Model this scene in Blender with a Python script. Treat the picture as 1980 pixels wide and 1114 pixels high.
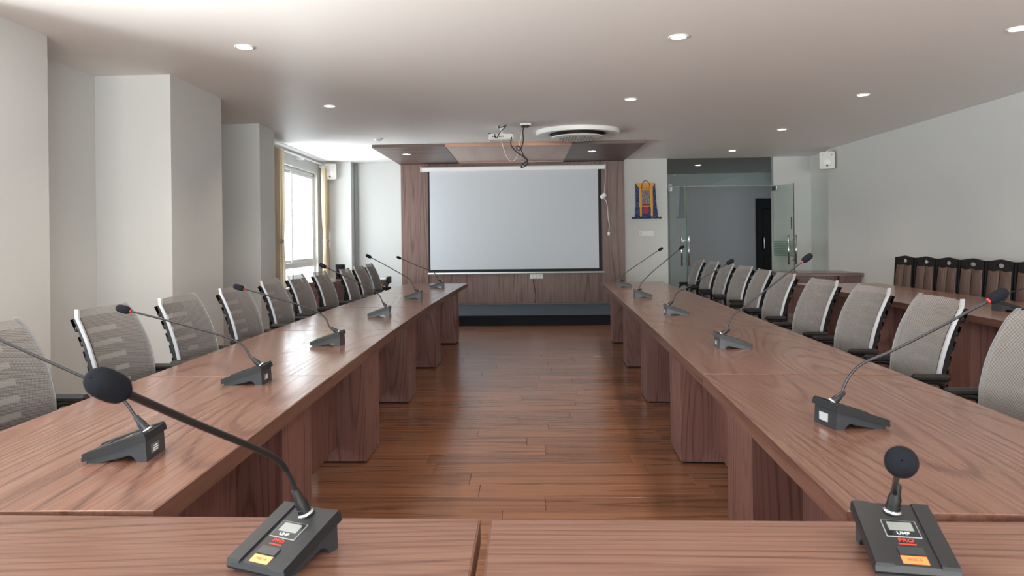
import bpy, bmesh, math, random
from mathutils import Vector, Matrix
random.seed(7)
PI = math.pi
C = bpy.context.scene.collection
for o in list(bpy.data.objects): bpy.data.objects.remove(o)
scn = bpy.context.scene

# ------------------------------------------------------------------ camera, world, light, exposure
HC = 1.323; F = 1430.0; PX = 950.0; PY = 464.7; ROLL = .012; YAW = math.atan(61/1430)
cam_d = bpy.data.cameras.new('camera'); cam = bpy.data.objects.new('camera', cam_d); C.objects.link(cam)
cam_d.sensor_width = 36; cam_d.lens = 36*F/1980; cam_d.clip_start = .05
cam_d.shift_x = (990-PX)/1980; cam_d.shift_y = -(557-PY)/1980
cam_d.dof.use_dof = True; cam_d.dof.focus_distance = 3.6; cam_d.dof.aperture_fstop = 10
FW = Vector((-math.sin(YAW), math.cos(YAW), 0)); RT0 = Vector((math.cos(YAW), math.sin(YAW), 0)); UP0 = Vector((0, 0, 1))
CR = RT0*math.cos(ROLL)-UP0*math.sin(ROLL); CU = UP0*math.cos(ROLL)+RT0*math.sin(ROLL)
m = Matrix((CR, CU, -FW)).transposed().to_4x4(); m.translation = (0, 0, HC)
cam.matrix_world = m; scn.camera = cam
def at(px, py, Y):                     # survey helper: the point of the plane y = Y seen at a pixel of the photo
    r = FW + CR*((px-PX)/F) + CU*((PY-py)/F)
    return Vector((0, 0, HC)) + r*(Y/r.y)

scn.view_settings.view_transform = 'Standard'; scn.view_settings.look = 'None'
scn.view_settings.gamma = 1; scn.view_settings.use_curve_mapping = False
scn.view_settings.exposure = 0.0
w = bpy.data.worlds.new('overcast'); scn.world = w; w.use_nodes = True
w.node_tree.nodes['Background'].inputs[0].default_value = (.86, .93, 1, 1)
w.node_tree.nodes['Background'].inputs[1].default_value = 2.5

def area(name, loc, direction, sx, sy, watts, col):
    l = bpy.data.lights.new(name, 'AREA'); l.shape = 'RECTANGLE'; l.size = sx; l.size_y = sy
    l.energy = watts; l.color = col
    o = bpy.data.objects.new(name, l); C.objects.link(o); o.location = loc
    o.rotation_euler = Vector(direction).to_track_quat('-Z', 'Y').to_euler()
    return o
DAY = (.90, .96, 1)
# daylight entering through each window of the room
area('daylight', (-3.98, 11.95, 1.6), (1, 0, 0), 2.6, 2.1, 110, DAY)
area('daylight', (-3.98, 2.3, 1.7), (1, 0, 0), 2.6, 1.9, 85, DAY)
area('daylight', (-3.98, -1.2, 1.7), (1, 0, 0), 2.6, 1.9, 85, DAY)
area('daylight', (.8, -3.95, 1.75), (0, 1, 0), 6.6, 1.9, 260, (1, .97, .93))
# area lamps added outside to brighten the ceiling, as if off lit ground
for yy, e_ in ((11.95, 240), (2.3, 1250), (-1.2, 1250)): area('ground_fill', (-6.7, yy, .1), (1, 0, .45), 3.6, 2.4, e_, (1, .98, .95))
area('ground_fill', (.8, -8.2, .3), (0, 1, .35), 8, 3, 2700, (1, .98, .95))
LAMP_W = 19; LAMP_COL = (1, .87, .72)

# ------------------------------------------------------------------ helpers
def mk(name, bm, mat, parent=None, smooth=False, label=None, loc=None):
    me = bpy.data.meshes.new(name); bm.normal_update(); bm.to_mesh(me); bm.free()
    if smooth:
        for p in me.polygons: p.use_smooth = True
        if smooth == 'auto':
            for e in me.edges: pass
    o = bpy.data.objects.new(name, me); C.objects.link(o)
    if mat: me.materials.append(mat)
    if parent: o.parent = parent
    if loc is not None: o.location = loc
    if label: o['label'] = label
    if smooth == 'auto':
        try: me.set_sharp_from_angle(angle=math.radians(35))
        except Exception: pass
    return o
def tag(o, label, cat, group=None):
    o['label'] = label; o['category'] = cat
    if group: o['group'] = group
    return o
def thing(name, label, cat, loc=(0, 0, 0), rz=0, group=None):
    o = bpy.data.objects.new(name, None); C.objects.link(o); o.location = loc; o.rotation_euler = (0, 0, rz)
    o.empty_display_size = .1
    return tag(o, label, cat, group)
def struct(o): o['kind'] = 'structure'; return o
def dup(root, loc, rz, label, group=None):
    r = root.copy(); C.objects.link(r); r.location = loc; r.rotation_euler = (0, 0, rz); r['label'] = label
    if group: r['group'] = group
    for ch in list(root.children):
        c = ch.copy(); C.objects.link(c); c.parent = r
        for g in list(ch.children):
            d = g.copy(); C.objects.link(d); d.parent = c
    return r
B = bmesh.new
def box(bm, x0, x1, y0, y1, z0, z1, bev=0, M=None):
    r = bmesh.ops.create_cube(bm, size=1)
    vs = r['verts']
    for v in vs: v.co = Vector(((x0+x1)/2+v.co.x*(x1-x0), (y0+y1)/2+v.co.y*(y1-y0), (z0+z1)/2+v.co.z*(z1-z0)))
    if bev:
        es = list({e for v in vs for e in v.link_edges})
        rr = bmesh.ops.bevel(bm, geom=es, offset=bev, segments=1, affect='EDGES', clamp_overlap=True)
        vs = list({v for f in rr['faces'] for v in f.verts} | {v for v in vs if v.is_valid})
    if M:
        for v in vs: v.co = M @ v.co
    return bm
def bx(x0, x1, y0, y1, z0, z1, bev=0): return box(B(), x0, x1, y0, y1, z0, z1, bev)
def prism(bm, poly, a, b, axis='y', M=None):
    def P(p, t):
        if axis == 'y': q = Vector((p[0], t, p[1]))
        elif axis == 'x': q = Vector((t, p[0], p[1]))
        else: q = Vector((p[0], p[1], t))
        return M @ q if M else q
    A = [bm.verts.new(P(p, a)) for p in poly]; D = [bm.verts.new(P(p, b)) for p in poly]
    fs = []
    n = len(poly)
    try:
        fs.append(bm.faces.new(A)); fs.append(bm.faces.new(D[::-1]))
    except Exception: pass
    for i in range(n): fs.append(bm.faces.new((A[i], D[i], D[(i+1) % n], A[(i+1) % n])))
    bmesh.ops.recalc_face_normals(bm, faces=fs)
    return bm
def lathe(bm, prof, seg=24, M=None, cap=True):
    rings = []
    for r, z in prof:
        ring = []
        for i in range(seg):
            a = 2*PI*i/seg; q = Vector((r*math.cos(a), r*math.sin(a), z))
            ring.append(bm.verts.new(M @ q if M else q))
        rings.append(ring)
    fs = []
    for k in range(len(rings)-1):
        for i in range(seg):
            fs.append(bm.faces.new((rings[k][i], rings[k][(i+1) % seg], rings[k+1][(i+1) % seg], rings[k+1][i])))
    if cap:
        fs.append(bm.faces.new(rings[0][::-1])); fs.append(bm.faces.new(rings[-1]))
    bmesh.ops.recalc_face_normals(bm, faces=fs)
    return bm
def spline(pts, n=8):
    P = [Vector(p) for p in pts]; P = [P[0]*2-P[1]] + P + [P[-1]*2-P[-2]]
    out = []
    for i in range(1, len(P)-2):
        for k in range(n):
            t = k/n
            out.append(.5*((2*P[i]) + (-P[i-1]+P[i+1])*t + (2*P[i-1]-5*P[i]+4*P[i+1]-P[i+2])*t*t + (-P[i-1]+3*P[i]-3*P[i+1]+P[i+2])*t**3))
    out.append(P[-2]); return out
def tube(bm, pts, r, seg=8):
    pts = [Vector(p) for p in pts]; n = len(pts)
    t0 = (pts[1]-pts[0]).normalized(); u = t0.orthogonal().normalized(); rings = []
    for i, p in enumerate(pts):
        t = (pts[min(i+1, n-1)]-pts[max(i-1, 0)]).normalized()
        u = (u-t*u.dot(t)); u = u.normalized() if u.length > 1e-6 else t.orthogonal().normalized()
        v = t.cross(u); rr = r[i] if isinstance(r, (list, tuple)) else r
        rings.append([bm.verts.new(p+(u*math.cos(2*PI*k/seg)+v*math.sin(2*PI*k/seg))*rr) for k in range(seg)])
    fs = []
    for i in range(n-1):
        for k in range(seg): fs.append(bm.faces.new((rings[i][k], rings[i][(k+1) % seg], rings[i+1][(k+1) % seg], rings[i+1][k])))
    fs.append(bm.faces.new(rings[0][::-1])); fs.append(bm.faces.new(rings[-1]))
    bmesh.ops.recalc_face_normals(bm, faces=fs)
    return bm
def aim(p, d):                      # matrix placing local +Z along d at p
    M = Vector(d).normalized().to_track_quat('Z', 'Y').to_matrix().to_4x4(); M.translation = Vector(p); return M

# ------------------------------------------------------------------ materials
def s2l(c):
    f = lambda v: v/12.92 if v <= .04045 else ((v+.055)/1.055)**2.4
    return tuple(f(x/255) for x in c)+(1,)
def plain(name, rgb, rough=.5, metal=0, spec=.5, emit=None, es=0, bump=None, coat=0, var=0):
    m = bpy.data.materials.new(name); m.use_nodes = True; nt = m.node_tree; b = nt.nodes['Principled BSDF']
    b.inputs['Base Color'].default_value = s2l(rgb); b.inputs['Roughness'].default_value = rough
    b.inputs['Metallic'].default_value = metal; b.inputs['Specular IOR Level'].default_value = spec
    b.inputs['Coat Weight'].default_value = coat
    if emit: b.inputs['Emission Color'].default_value = s2l(emit); b.inputs['Emission Strength'].default_value = es
    if bump or var:
        tc = nt.nodes.new('ShaderNodeTexCoord'); no = nt.nodes.new('ShaderNodeTexNoise')
        no.inputs['Scale'].default_value = bump[0] if bump else 3; no.inputs['Detail'].default_value = 4
        nt.links.new(tc.outputs['Object'], no.inputs['Vector'])
        if bump:
            bu = nt.nodes.new('ShaderNodeBump'); bu.inputs['Strength'].default_value = bump[1]; bu.inputs['Distance'].default_value = bump[2]
            nt.links.new(no.outputs[0], bu.inputs['Height']); nt.links.new(bu.outputs[0], b.inputs['Normal'])
        if var:
            n2 = nt.nodes.new('ShaderNodeTexNoise'); n2.inputs['Scale'].default_value = 1.3; n2.inputs['Detail'].default_value = 3
            nt.links.new(tc.outputs['Object'], n2.inputs['Vector'])
            mr = nt.nodes.new('ShaderNodeMapRange'); mr.inputs[3].default_value = 1-var; mr.inputs[4].default_value = 1+var
            nt.links.new(n2.outputs[0], mr.inputs[0])
            mx = nt.nodes.new('ShaderNodeMix'); mx.data_type = 'RGBA'; mx.blend_type = 'MULTIPLY'; mx.inputs[0].default_value = 1
            mx.inputs[6].default_value = s2l(rgb); nt.links.new(mr.outputs[0], mx.inputs[7]); nt.links.new(mx.outputs[2], b.inputs['Base Color'])
    return m
def math_node(nt, op, a, b=None, c=None):
    n = nt.nodes.new('ShaderNodeMath'); n.operation = op
    for i, v in enumerate((a, b, c)):
        if v is None: continue
        if isinstance(v, (int, float)): n.inputs[i].default_value = v
        else: nt.links.new(v, n.inputs[i])
    return n.outputs[0]
def wood(name, axis, light, mid, dark, rough=.3, fig=9, across=2.6, along=.34, pores=.5, island=False, tonal=.12, lines=1.0):
    """grain along `axis`; contour lines of a stretched noise give the cathedral figure, fine streaks the pores"""
    m = bpy.data.materials.new(name); m.use_nodes = True; nt = m.node_tree; b = nt.nodes['Principled BSDF']
    N = nt.nodes.new; L = nt.links.new
    tc = N('ShaderNodeTexCoord'); oi = N('ShaderNodeObjectInfo'); ge = N('ShaderNodeNewGeometry')
    rnd = ge.outputs['Random Per Island'] if island else oi.outputs['Random']
    off = N('ShaderNodeCombineXYZ')
    for i, k in enumerate((37.1, 23.7, 51.3)): L(math_node(nt, 'MULTIPLY', rnd, k), off.inputs[i])
    add = N('ShaderNodeVectorMath'); add.operation = 'ADD'; L(tc.outputs['Object'], add.inputs[0]); L(off.outputs[0], add.inputs[1])
    def sc(a, l):
        mp = N('ShaderNodeMapping'); v = [a, a, a]; v['xyz'.index(axis)] = l
        mp.inputs['Scale'].default_value = v; L(add.outputs[0], mp.inputs['Vector']); return mp.outputs[0]
    n1 = N('ShaderNodeTexNoise'); n1.inputs['Scale'].default_value = 1; n1.inputs['Detail'].default_value = 1.0; n1.inputs['Roughness'].default_value = .3
    L(sc(across, along), n1.inputs['Vector'])
    n2 = N('ShaderNodeTexNoise'); n2.inputs['Scale'].default_value = 1; n2.inputs['Detail'].default_value = 5; n2.inputs['Roughness'].default_value = .7
    L(sc(110, 2.2), n2.inputs['Vector'])
    n3 = N('ShaderNodeTexNoise'); n3.inputs['Scale'].default_value = 1; n3.inputs['Detail'].default_value = 3
    L(sc(16, .7), n3.inputs['Vector'])
    ph = math_node(nt, 'ADD', math_node(nt, 'MULTIPLY', n1.outputs[0], fig*6.28), math_node(nt, 'MULTIPLY', n3.outputs[0], 1.6))
    s = math_node(nt, 'SINE', ph)
    s = math_node(nt, 'POWER', math_node(nt, 'MULTIPLY_ADD', s, .5, .5), 5.0)
    line = math_node(nt, 'MULTIPLY', s, math_node(nt, 'MULTIPLY_ADD', n3.outputs[0], 1.6, -.15))
    pr = N('ShaderNodeMapRange'); pr.inputs[1].default_value = .42; pr.inputs[2].default_value = .68; L(n2.outputs[0], pr.inputs[0])
    tot = math_node(nt, 'ADD', math_node(nt, 'MULTIPLY', line, .55*lines), math_node(nt, 'MULTIPLY', pr.outputs[0], pores*.6))
    cr = N('ShaderNodeValToRGB'); e = cr.color_ramp.elements
    e[0].position = .05; e[0].color = s2l(light); e[1].position = .95; e[1].color = s2l(dark)
    k = cr.color_ramp.elements.new(.42); k.color = s2l(mid); L(tot, cr.inputs[0])
    hs = N('ShaderNodeHueSaturation'); mr = N('ShaderNodeMapRange'); L(rnd, mr.inputs[0]); mr.inputs[3].default_value = 1-tonal; mr.inputs[4].default_value = 1+tonal
    L(mr.outputs[0], hs.inputs['Value']); L(cr.outputs[0], hs.inputs['Color']); L(hs.outputs[0], b.inputs['Base Color'])
    b.inputs['Roughness'].default_value = rough
    rr = N('ShaderNodeMapRange'); rr.inputs[3].default_value = rough; rr.inputs[4].default_value = rough+.12; L(tot, rr.inputs[0]); L(rr.outputs[0], b.inputs['Roughness'])
    bu = N('ShaderNodeBump'); bu.inputs['Strength'].default_value = .15; bu.inputs['Distance'].default_value = .0006
    bu.invert = True; L(tot, bu.inputs['Height']); L(bu.outputs[0], b.inputs['Normal'])
    return m
TL, TM, TD = (128, 95, 81), (110, 78, 66), (72, 47, 40)
M = {}
M['desk_y'] = wood('desk laminate', 'y', TL, TM, TD, .17, pores=.8, fig=30, across=2.4, along=.22)
M['desk_x'] = wood('desk laminate crosswise', 'x', TL, TM, TD, .24, fig=22, across=3, along=.45, pores=.8)
M['desk_z'] = wood('desk laminate upright', 'z', (128, 92, 86), (108, 72, 66), (66, 40, 38), .38, fig=26, across=3.4, along=.34)
M['edge_y'] = wood('desk edging', 'y', (108, 76, 64), (90, 58, 48), (58, 36, 30), .35, fig=4, across=9, along=.5, pores=.8)
M['edge_x'] = wood('desk edging crosswise', 'x', (108, 76, 64), (90, 58, 48), (58, 36, 30), .35, fig=4, across=9, along=.5, pores=.8)
M['panel_z'] = wood('feature panel veneer', 'z', (126, 98, 90), (104, 79, 72), (72, 52, 48), .42, fig=16, across=4, along=.12, pores=.8, tonal=.04)
M['panel_x'] = wood('canopy veneer', 'x', (112, 92, 86), (92, 74, 70), (70, 56, 54), .4, fig=10, across=4, along=.12, pores=.8, tonal=.03)
M['floor'] = wood('floor laminate', 'x', (142, 97, 70), (112, 74, 53), (74, 48, 35), .20, fig=5, across=9, along=.5, pores=.5, tonal=.16)
M['floor_i'] = wood('floor laminate field', 'x', (142, 97, 70), (112, 74, 53), (74, 48, 35), .20, fig=5, across=9, along=.5, pores=.5, island=True, tonal=.16)
M['gap'] = plain('dark underlay', (32, 20, 15), .8)
M['wall'] = plain('white wall paint', (206, 207, 205), .55, bump=(60, .06, .002), var=.012)
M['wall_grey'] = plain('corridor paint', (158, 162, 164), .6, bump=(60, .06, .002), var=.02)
M['ceiling'] = plain('satin ceiling paint', (238, 236, 234), .5, spec=.35, bump=(3, .05, .004))
M['beige'] = wood('beige canopy board', 'y', (192, 168, 156), (186, 160, 148), (176, 150, 138), .4, fig=2, pores=.5, tonal=0)
M['copper'] = plain('copper strip', (184, 138, 116), .4, .2)
M['carpet'] = plain('dark blue grey carpet', (62, 72, 82), .95, bump=(400, .5, .004), var=.08)
M['riser'] = plain('navy carpet riser', (26, 32, 42), .9, bump=(400, .5, .004))
M['black'] = plain('black plastic', (20, 20, 21), .5, spec=.3)
M['black_soft'] = plain('dark upholstery', (34, 34, 36), .9, bump=(300, .4, .002))
M['slat'] = plain('black chair shell', (22, 22, 23), .55, spec=.25)
M['silver'] = plain('silver frame plastic', (150, 152, 156), .38, .2)
M['chrome'] = plain('brushed steel', (200, 202, 205), .22, 1)
M['neck'] = plain('gunmetal gooseneck', (52, 53, 57), .3, .6, bump=(700, .3, .001))
M['mic_body'] = plain('charcoal microphone plastic', (42, 46, 51), .36, spec=.45, bump=(900, .15, .0004))
M['mic_top'] = plain('dark microphone cover', (30, 32, 35), .42, spec=.35, bump=(900, .15, .0004))
M['foam'] = plain('black foam', (30, 32, 38), 1, spec=.1, bump=(900, .9, .002))
M['lcd'] = plain('grey display glass', (128, 134, 130), .12, coat=.5)
M['lcd_rim'] = plain('display rim', (28, 30, 33), .15)
M['lcd_line'] = plain('pale display outline', (170, 174, 178), .4)
M['white_print'] = plain('white print', (235, 238, 240), .5)
M['red_print'] = plain('red print', (222, 62, 40), .5)
M['ink'] = plain('grey ink', (120, 84, 60), .7)
M['orange'] = plain('orange sticker', (232, 128, 66), .6)
M['peach'] = plain('pale orange sticker', (236, 164, 104), .6)
M['sticker'] = plain('white sticker', (178, 184, 188), .5)
M['grey_label'] = plain('dark grey nameplate', (86, 90, 94), .35)
M['red_led'] = plain('red ring', (170, 52, 46), .4, emit=(255, 40, 25), es=.08)
M['white'] = plain('white plastic', (232, 233, 232), .4)
M['offwhite'] = plain('cream white plastic', (214, 213, 206), .45)
M['grille'] = plain('grey grille', (150, 154, 156), .5)
M['dark_slot'] = plain('dark slot', (22, 24, 26), .6)
M['screen'] = plain('matte projection fabric', (204, 209, 214), .85, bump=(1.3, .12, .02))
M['screen_black'] = plain('black screen border', (16, 16, 18), .7)
M['alu'] = plain('white window frame', (222, 224, 226), .35)
M['brown'] = plain('brown leather', (92, 70, 60), .45, bump=(120, .25, .002), var=.06)
M['door_dark'] = plain('dark stained door', (9, 8, 8), .5, spec=.15)
M['red'] = plain('red label', (180, 34, 44), .5)
M['cable_black'] = plain('black cable', (18, 18, 19), .5)
M['cable_brown'] = plain('brown cable', (66, 40, 34), .5)
M['cable_white'] = plain('white cable', (224, 220, 208), .5)
M['blue'] = plain('blue brocade', (52, 66, 118), .8, var=0)
M['yellow'] = plain('yellow silk', (226, 164, 40), .55, bump=(60, .2, .002))
M['crimson'] = plain('crimson silk', (176, 34, 40), .6)
M['bronze'] = plain('dark wooden knob', (84, 66, 54), .5)
M['etch'] = plain('frosted green stripe', (104, 134, 124), .6)

def brocade(name, cols, scale):
    m = bpy.data.materials.new(name); m.use_nodes = True; nt = m.node_tree; b = nt.nodes['Principled BSDF']
    tc = nt.nodes.new('ShaderNodeTexCoord'); v = nt.nodes.new('ShaderNodeTexVoronoi'); v.inputs['Scale'].default_value = scale
    nt.links.new(tc.outputs['Object'], v.inputs['Vector']); cr = nt.nodes.new('ShaderNodeValToRGB'); cr.color_ramp.interpolation = 'CONSTANT'
    sx = nt.nodes.new('ShaderNodeSeparateColor'); nt.links.new(v.outputs['Color'], sx.inputs[0]); nt.links.new(sx.outputs[0], cr.inputs[0])
    e = cr.color_ramp.elements; e[0].color = s2l(cols[0]); e[1].position = .45; e[1].color = s2l(cols[1])
    for i, c in enumerate(cols[2:]): k = e.new(.62+.14*i); k.color = s2l(c)
    nt.links.new(cr.outputs[0], b.inputs['Base Color']); b.inputs['Roughness'].default_value = .75
    return m
M['blue'] = brocade('blue brocade', [(44, 56, 112), (60, 72, 120), (104, 118, 150), (36, 42, 84)], 55)
M['painting'] = brocade('painted cloth', [(132, 128, 132), (176, 170, 168), (150, 70, 70), (84, 96, 110)], 110)

def glass(name, tint, refl=.09):
    m = bpy.data.materials.new(name); m.use_nodes = True; nt = m.node_tree; nt.nodes.remove(nt.nodes['Principled BSDF'])
    t = nt.nodes.new('ShaderNodeBsdfTransparent'); t.inputs[0].default_value = tint+(1,)
    g = nt.nodes.new('ShaderNodeBsdfGlossy'); g.inputs['Roughness'].default_value = .01; g.inputs[0].default_value = (.9, 1, .96, 1)
    fr = nt.nodes.new('ShaderNodeFresnel'); fr.inputs[0].default_value = 1.5
    mx = nt.nodes.new('ShaderNodeMixShader'); ge = nt.nodes.new('ShaderNodeNewGeometry')
    nt.links.new(math_node(nt, 'MULTIPLY', math_node(nt, 'ADD', fr.outputs[0], refl-.04), math_node(nt, 'SUBTRACT', 1, ge.outputs['Backfacing'])), mx.inputs[0])
    nt.links.new(t.outputs[0], mx.inputs[1]); nt.links.new(g.outputs[0], mx.inputs[2]); nt.links.new(mx.outputs[0], nt.nodes['Material Output'].inputs[0])
    return m
M['pane'] = glass('window glass', (.97, .99, .99), .05)
M['door_glass'] = glass('greenish door glass', (.93, .975, .96), .08)

def cloth(name, rgb, trans):
    m = bpy.data.materials.new(name); m.use_nodes = True; nt = m.node_tree; nt.nodes.remove(nt.nodes['Principled BSDF'])
    d = nt.nodes.new('ShaderNodeBsdfDiffuse'); d.inputs[0].default_value = s2l(rgb)
    t = nt.nodes.new('ShaderNodeBsdfTranslucent'); t.inputs[0].default_value = s2l(rgb)
    mx = nt.nodes.new('ShaderNodeMixShader'); mx.inputs[0].default_value = trans
    nt.links.new(d.outputs[0], mx.inputs[1]); nt.links.new(t.outputs[0], mx.inputs[2]); nt.links.new(mx.outputs[0], nt.nodes['Material Output'].inputs[0])
    return m
M['curtain'] = cloth('beige curtain', (206, 190, 166), .35)

def meshcloth(name, c1, c2, see):
    m = bpy.data.materials.new(name); m.use_nodes = True; nt = m.node_tree; b = nt.nodes['Principled BSDF']
    tc = nt.nodes.new('ShaderNodeTexCoord'); sp = nt.nodes.new('ShaderNodeSeparateXYZ'); nt.links.new(tc.outputs['Object'], sp.inputs[0])
    k = 2*PI/.0068
    a = math_node(nt, 'SINE', math_node(nt, 'MULTIPLY', math_node(nt, 'ADD', sp.outputs[1], math_node(nt, 'MULTIPLY', sp.outputs[2], .55)), k))
    c = math_node(nt, 'SINE', math_node(nt, 'MULTIPLY', math_node(nt, 'SUBTRACT', math_node(nt, 'MULTIPLY', sp.outputs[1], .75), sp.outputs[2]), k))
    s = math_node(nt, 'MULTIPLY_ADD', math_node(nt, 'MULTIPLY', a, c), .5, .5)
    mr = nt.nodes.new('ShaderNodeMapRange'); mr.inputs[1].default_value = .3; mr.inputs[2].default_value = .7; nt.links.new(s, mr.inputs[0])
    mx = nt.nodes.new('ShaderNodeMix'); mx.data_type = 'RGBA'; mx.inputs[6].default_value = s2l(c1); mx.inputs[7].default_value = s2l(c2)
    nt.links.new(mr.outputs[0], mx.inputs[0]); nt.links.new(mx.outputs[2], b.inputs['Base Color'])
    b.inputs['Roughness'].default_value = .7
    nt.links.new(math_node(nt, 'MULTIPLY_ADD', mr.outputs[0], see, 1-see), b.inputs['Alpha'])
    bu = nt.nodes.new('ShaderNodeBump'); bu.inputs['Strength'].default_value = .4; bu.inputs['Distance'].default_value = .001
    nt.links.new(s, bu.inputs['Height']); nt.links.new(bu.outputs[0], b.inputs['Normal'])
    return m
M['mesh'] = meshcloth('grey woven mesh', (58, 55, 54), (160, 155, 152), .42)

# ------------------------------------------------------------------ the room
CE = 2.79; XL = -3.7; XR = 5.17; YB = 13.75; Y0 = -3.6
fl = struct(mk('floor', bx(XL-.1, 7.2, Y0-.1, 17.3, -.08, -.006), M['gap']))
# planks: those that show large in the aisle are objects, the rest one joined field
PW, PL = .19, 1.22
pm = []
for k in range(4):
    b_ = bx(0, PL-.0016, 0, PW-.0016, -.006, 0, .0012)
    me = bpy.data.meshes.new('floor_plank'); b_.to_mesh(me); b_.free(); me.materials.append(M['floor']); pm.append(me)
field = B(); row = 0; y = Y0
while y < 17.0:
    x = XL - random.random()*PL
    xe = XR+.5 if y < YB else 7.0
    while x < xe:
        if 1.0 < y < 8.6 and x+PL > -1.35 and x < 1.35:
            o = bpy.data.objects.new('floor_plank', random.choice(pm)); C.objects.link(o); o.parent = fl; o.location = (x, y, 0)
        else:
            a, c = max(x, XL), min(x+PL-.0016, xe)
            if c-a > .02: box(field, a, c, y, y+PW-.0016, -.006, 0)
        x += PL
    y += PW; row += 1
pf = mk('floor_plank_field', field, M['floor_i'], fl); pf['kind'] = 'stuff'
struct(mk('ceiling', bx(XL-.3, XR+.6, Y0-.1, YB+.04, CE, CE+.1), M['ceiling']))
# left wall with its window openings (window: y0,y1,z0,z1)
def wall_x(name, x0, x1, y0, y1, z1, holes):
    bm = B(); ys = y0
    for (a, b_, c, d) in sorted(holes):
        box(bm, x0, x1, ys, a, 0, z1); box(bm, x0, x1, a, b_, 0, c); box(bm, x0, x1, a, b_, d, z1); ys = b_
    box(bm, x0, x1, ys, y1, 0, z1)
    return struct(mk(name, bm, M['wall']))
WIN = [(10.72, 13.22, .62, 2.56), (1.1, 3.5, .85, 2.5), (-2.5, -.1, .85, 2.5)]
wl = wall_x('wall_left', XL-.22, XL, Y0, YB+.2, CE, WIN)
def pillar(x1, y0, y1): mk('pillar', bx(XL-.01, x1, y0, y1, 0, CE-.0005), M['wall'], wl)
pillar(-3.31, 4.0, 5.04); pillar(-3.03, 6.27, 7.35); pillar(-3.22, 8.96, 9.5); pillar(-3.14, 13.45, YB)
# front (screen) wall
bm = B(); box(bm, XL-.2, 2.67, YB, YB+.15, 0, CE); box(bm, 4.60, 5.9, YB, YB+.15, 0, CE); struct(mk('wall_front', bm, M['wall']))
bm = B(); box(bm, XR, XR+.45, Y0, 12.75, 0, CE); struct(mk('wall_right', bm, M['wall']))
bm = B(); box(bm, 5.27, 5.62, 12.75, YB, 0, CE); struct(mk('wall_right_return', bm, M['wall']))
# back wall behind the camera, with a wide window
bm = B(); bw = (-2.5, 4.1, .9, 2.6)
box(bm, XL-.2, bw[0], Y0-.2, Y0, 0, CE); box(bm, bw[1], XR+.2, Y0-.2, Y0, 0, CE); box(bm, bw[0], bw[1], Y0-.2, Y0, 0, bw[2]); box(bm, bw[0], bw[1], Y0-.2, Y0, bw[3], CE)
struct(mk('wall_back', bm, M['wall']))
# corridor beyond the glass doors
bm = B(); box(bm, 1.9, 5.32, 17.1, 17.25, 0, CE); box(bm, 5.32, 6.22, 17.1, 17.25, 2.2, CE); box(bm, 6.22, 7.2, 17.1, 17.25, 0, CE)
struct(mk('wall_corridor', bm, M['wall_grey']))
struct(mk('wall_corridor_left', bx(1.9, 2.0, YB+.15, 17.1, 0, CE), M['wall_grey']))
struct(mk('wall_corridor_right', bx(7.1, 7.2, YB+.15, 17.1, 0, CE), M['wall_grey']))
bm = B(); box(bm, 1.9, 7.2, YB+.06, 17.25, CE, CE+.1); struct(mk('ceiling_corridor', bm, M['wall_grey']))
# windows
def window_x(name, y0, y1, z0, z1, mull):
    fx0, fx1 = XL-.14, XL-.06; t = .055
    bm = B(); box(bm, fx0, fx1, y0, y1, z0, z0+t, .004); box(bm, fx0, fx1, y0, y1, z1-t, z1, .004)
    box(bm, fx0, fx1, y0, y0+t, z0, z1, .004); box(bm, fx0, fx1, y1-t, y1, z0, z1, .004)
    o = struct(mk(name, bm, M['alu']))
    return o, fx0, fx1, t
w1, fx0, fx1, t = window_x('window_1', 10.72, 13.22, .62, 2.56, 2)
mk('window_rail', bx(fx0, fx1, 10.77, 13.17, .90, .99, .004), M['alu'], w1)
for a, b_ in ((10.77, 12.0), (11.94, 13.17)):
    s = .02 if a > 11 else -.01
    bm = B(); q = .05
    box(bm, fx0+.02+s, fx0+.05+s, a, b_, .99, .99+q); box(bm, fx0+.02+s, fx0+.05+s, a, b_, 2.505-q, 2.505)
    box(bm, fx0+.02+s, fx0+.05+s, a, a+q, .99+q, 2.505-q); box(bm, fx0+.02+s, fx0+.05+s, b_-q, b_, .99+q, 2.505-q)
    sa = mk('sliding_sash', bm, M['alu'], w1)
    mk('pane', bx(fx0+.032+s, fx0+.037+s, a+q, b_-q, .99+q, 2.505-q), M['pane'], sa)
mk('window_mullion', bx(fx0+.01, fx1-.01, 11.94, 12.0, .675, .90), M['alu'], w1)
mk('pane', bx(fx0+.03, fx0+.035, 10.775, 11.94, .675, .90), M['pane'], w1); mk('pane', bx(fx0+.03, fx0+.035, 12.0, 13.165, .675, .90), M['pane'], w1)
mk('window_sill', bx(XL-.06, XL+.05, 10.66, 13.28, .585, .62, .004), M['alu'], w1)
for nme, (a, b_, c, d) in (('window_2', WIN[1]), ('window_3', WIN[2])):
    o, *_ = window_x(nme, a, b_, c, d, 1)
    mk('window_mullion', bx(fx0, fx1, (a+b_)/2-.03, (a+b_)/2+.03, c+.05, d-.05), M['alu'], o)
    for u, v in ((a+.055, (a+b_)/2-.03), ((a+b_)/2+.03, b_-.055)):
        mk('pane', bx(fx0+.03, fx0+.035, u, v, c+.055, d-.055), M['pane'], o)
bm = B(); a, b_, c, d = bw; y1 = Y0-.08
box(bm, a, b_, y1-.06, y1, c, c+.05); box(bm, a, b_, y1-.06, y1, d-.05, d)
for k in range(5): xx = a+(b_-a-.05)*k/4; box(bm, xx, xx+.05, y1-.06, y1, c+.05, d-.05)
w4 = struct(mk('window_4', bm, M['alu']))
for k in range(4):
    xx = a+(b_-a-.05)*k/4+.05; mk('pane', bx(xx, xx+(b_-a-.05)/4-.05, y1-.035, y1-.03, c+.05, d-.05), M['pane'], w4)

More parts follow.
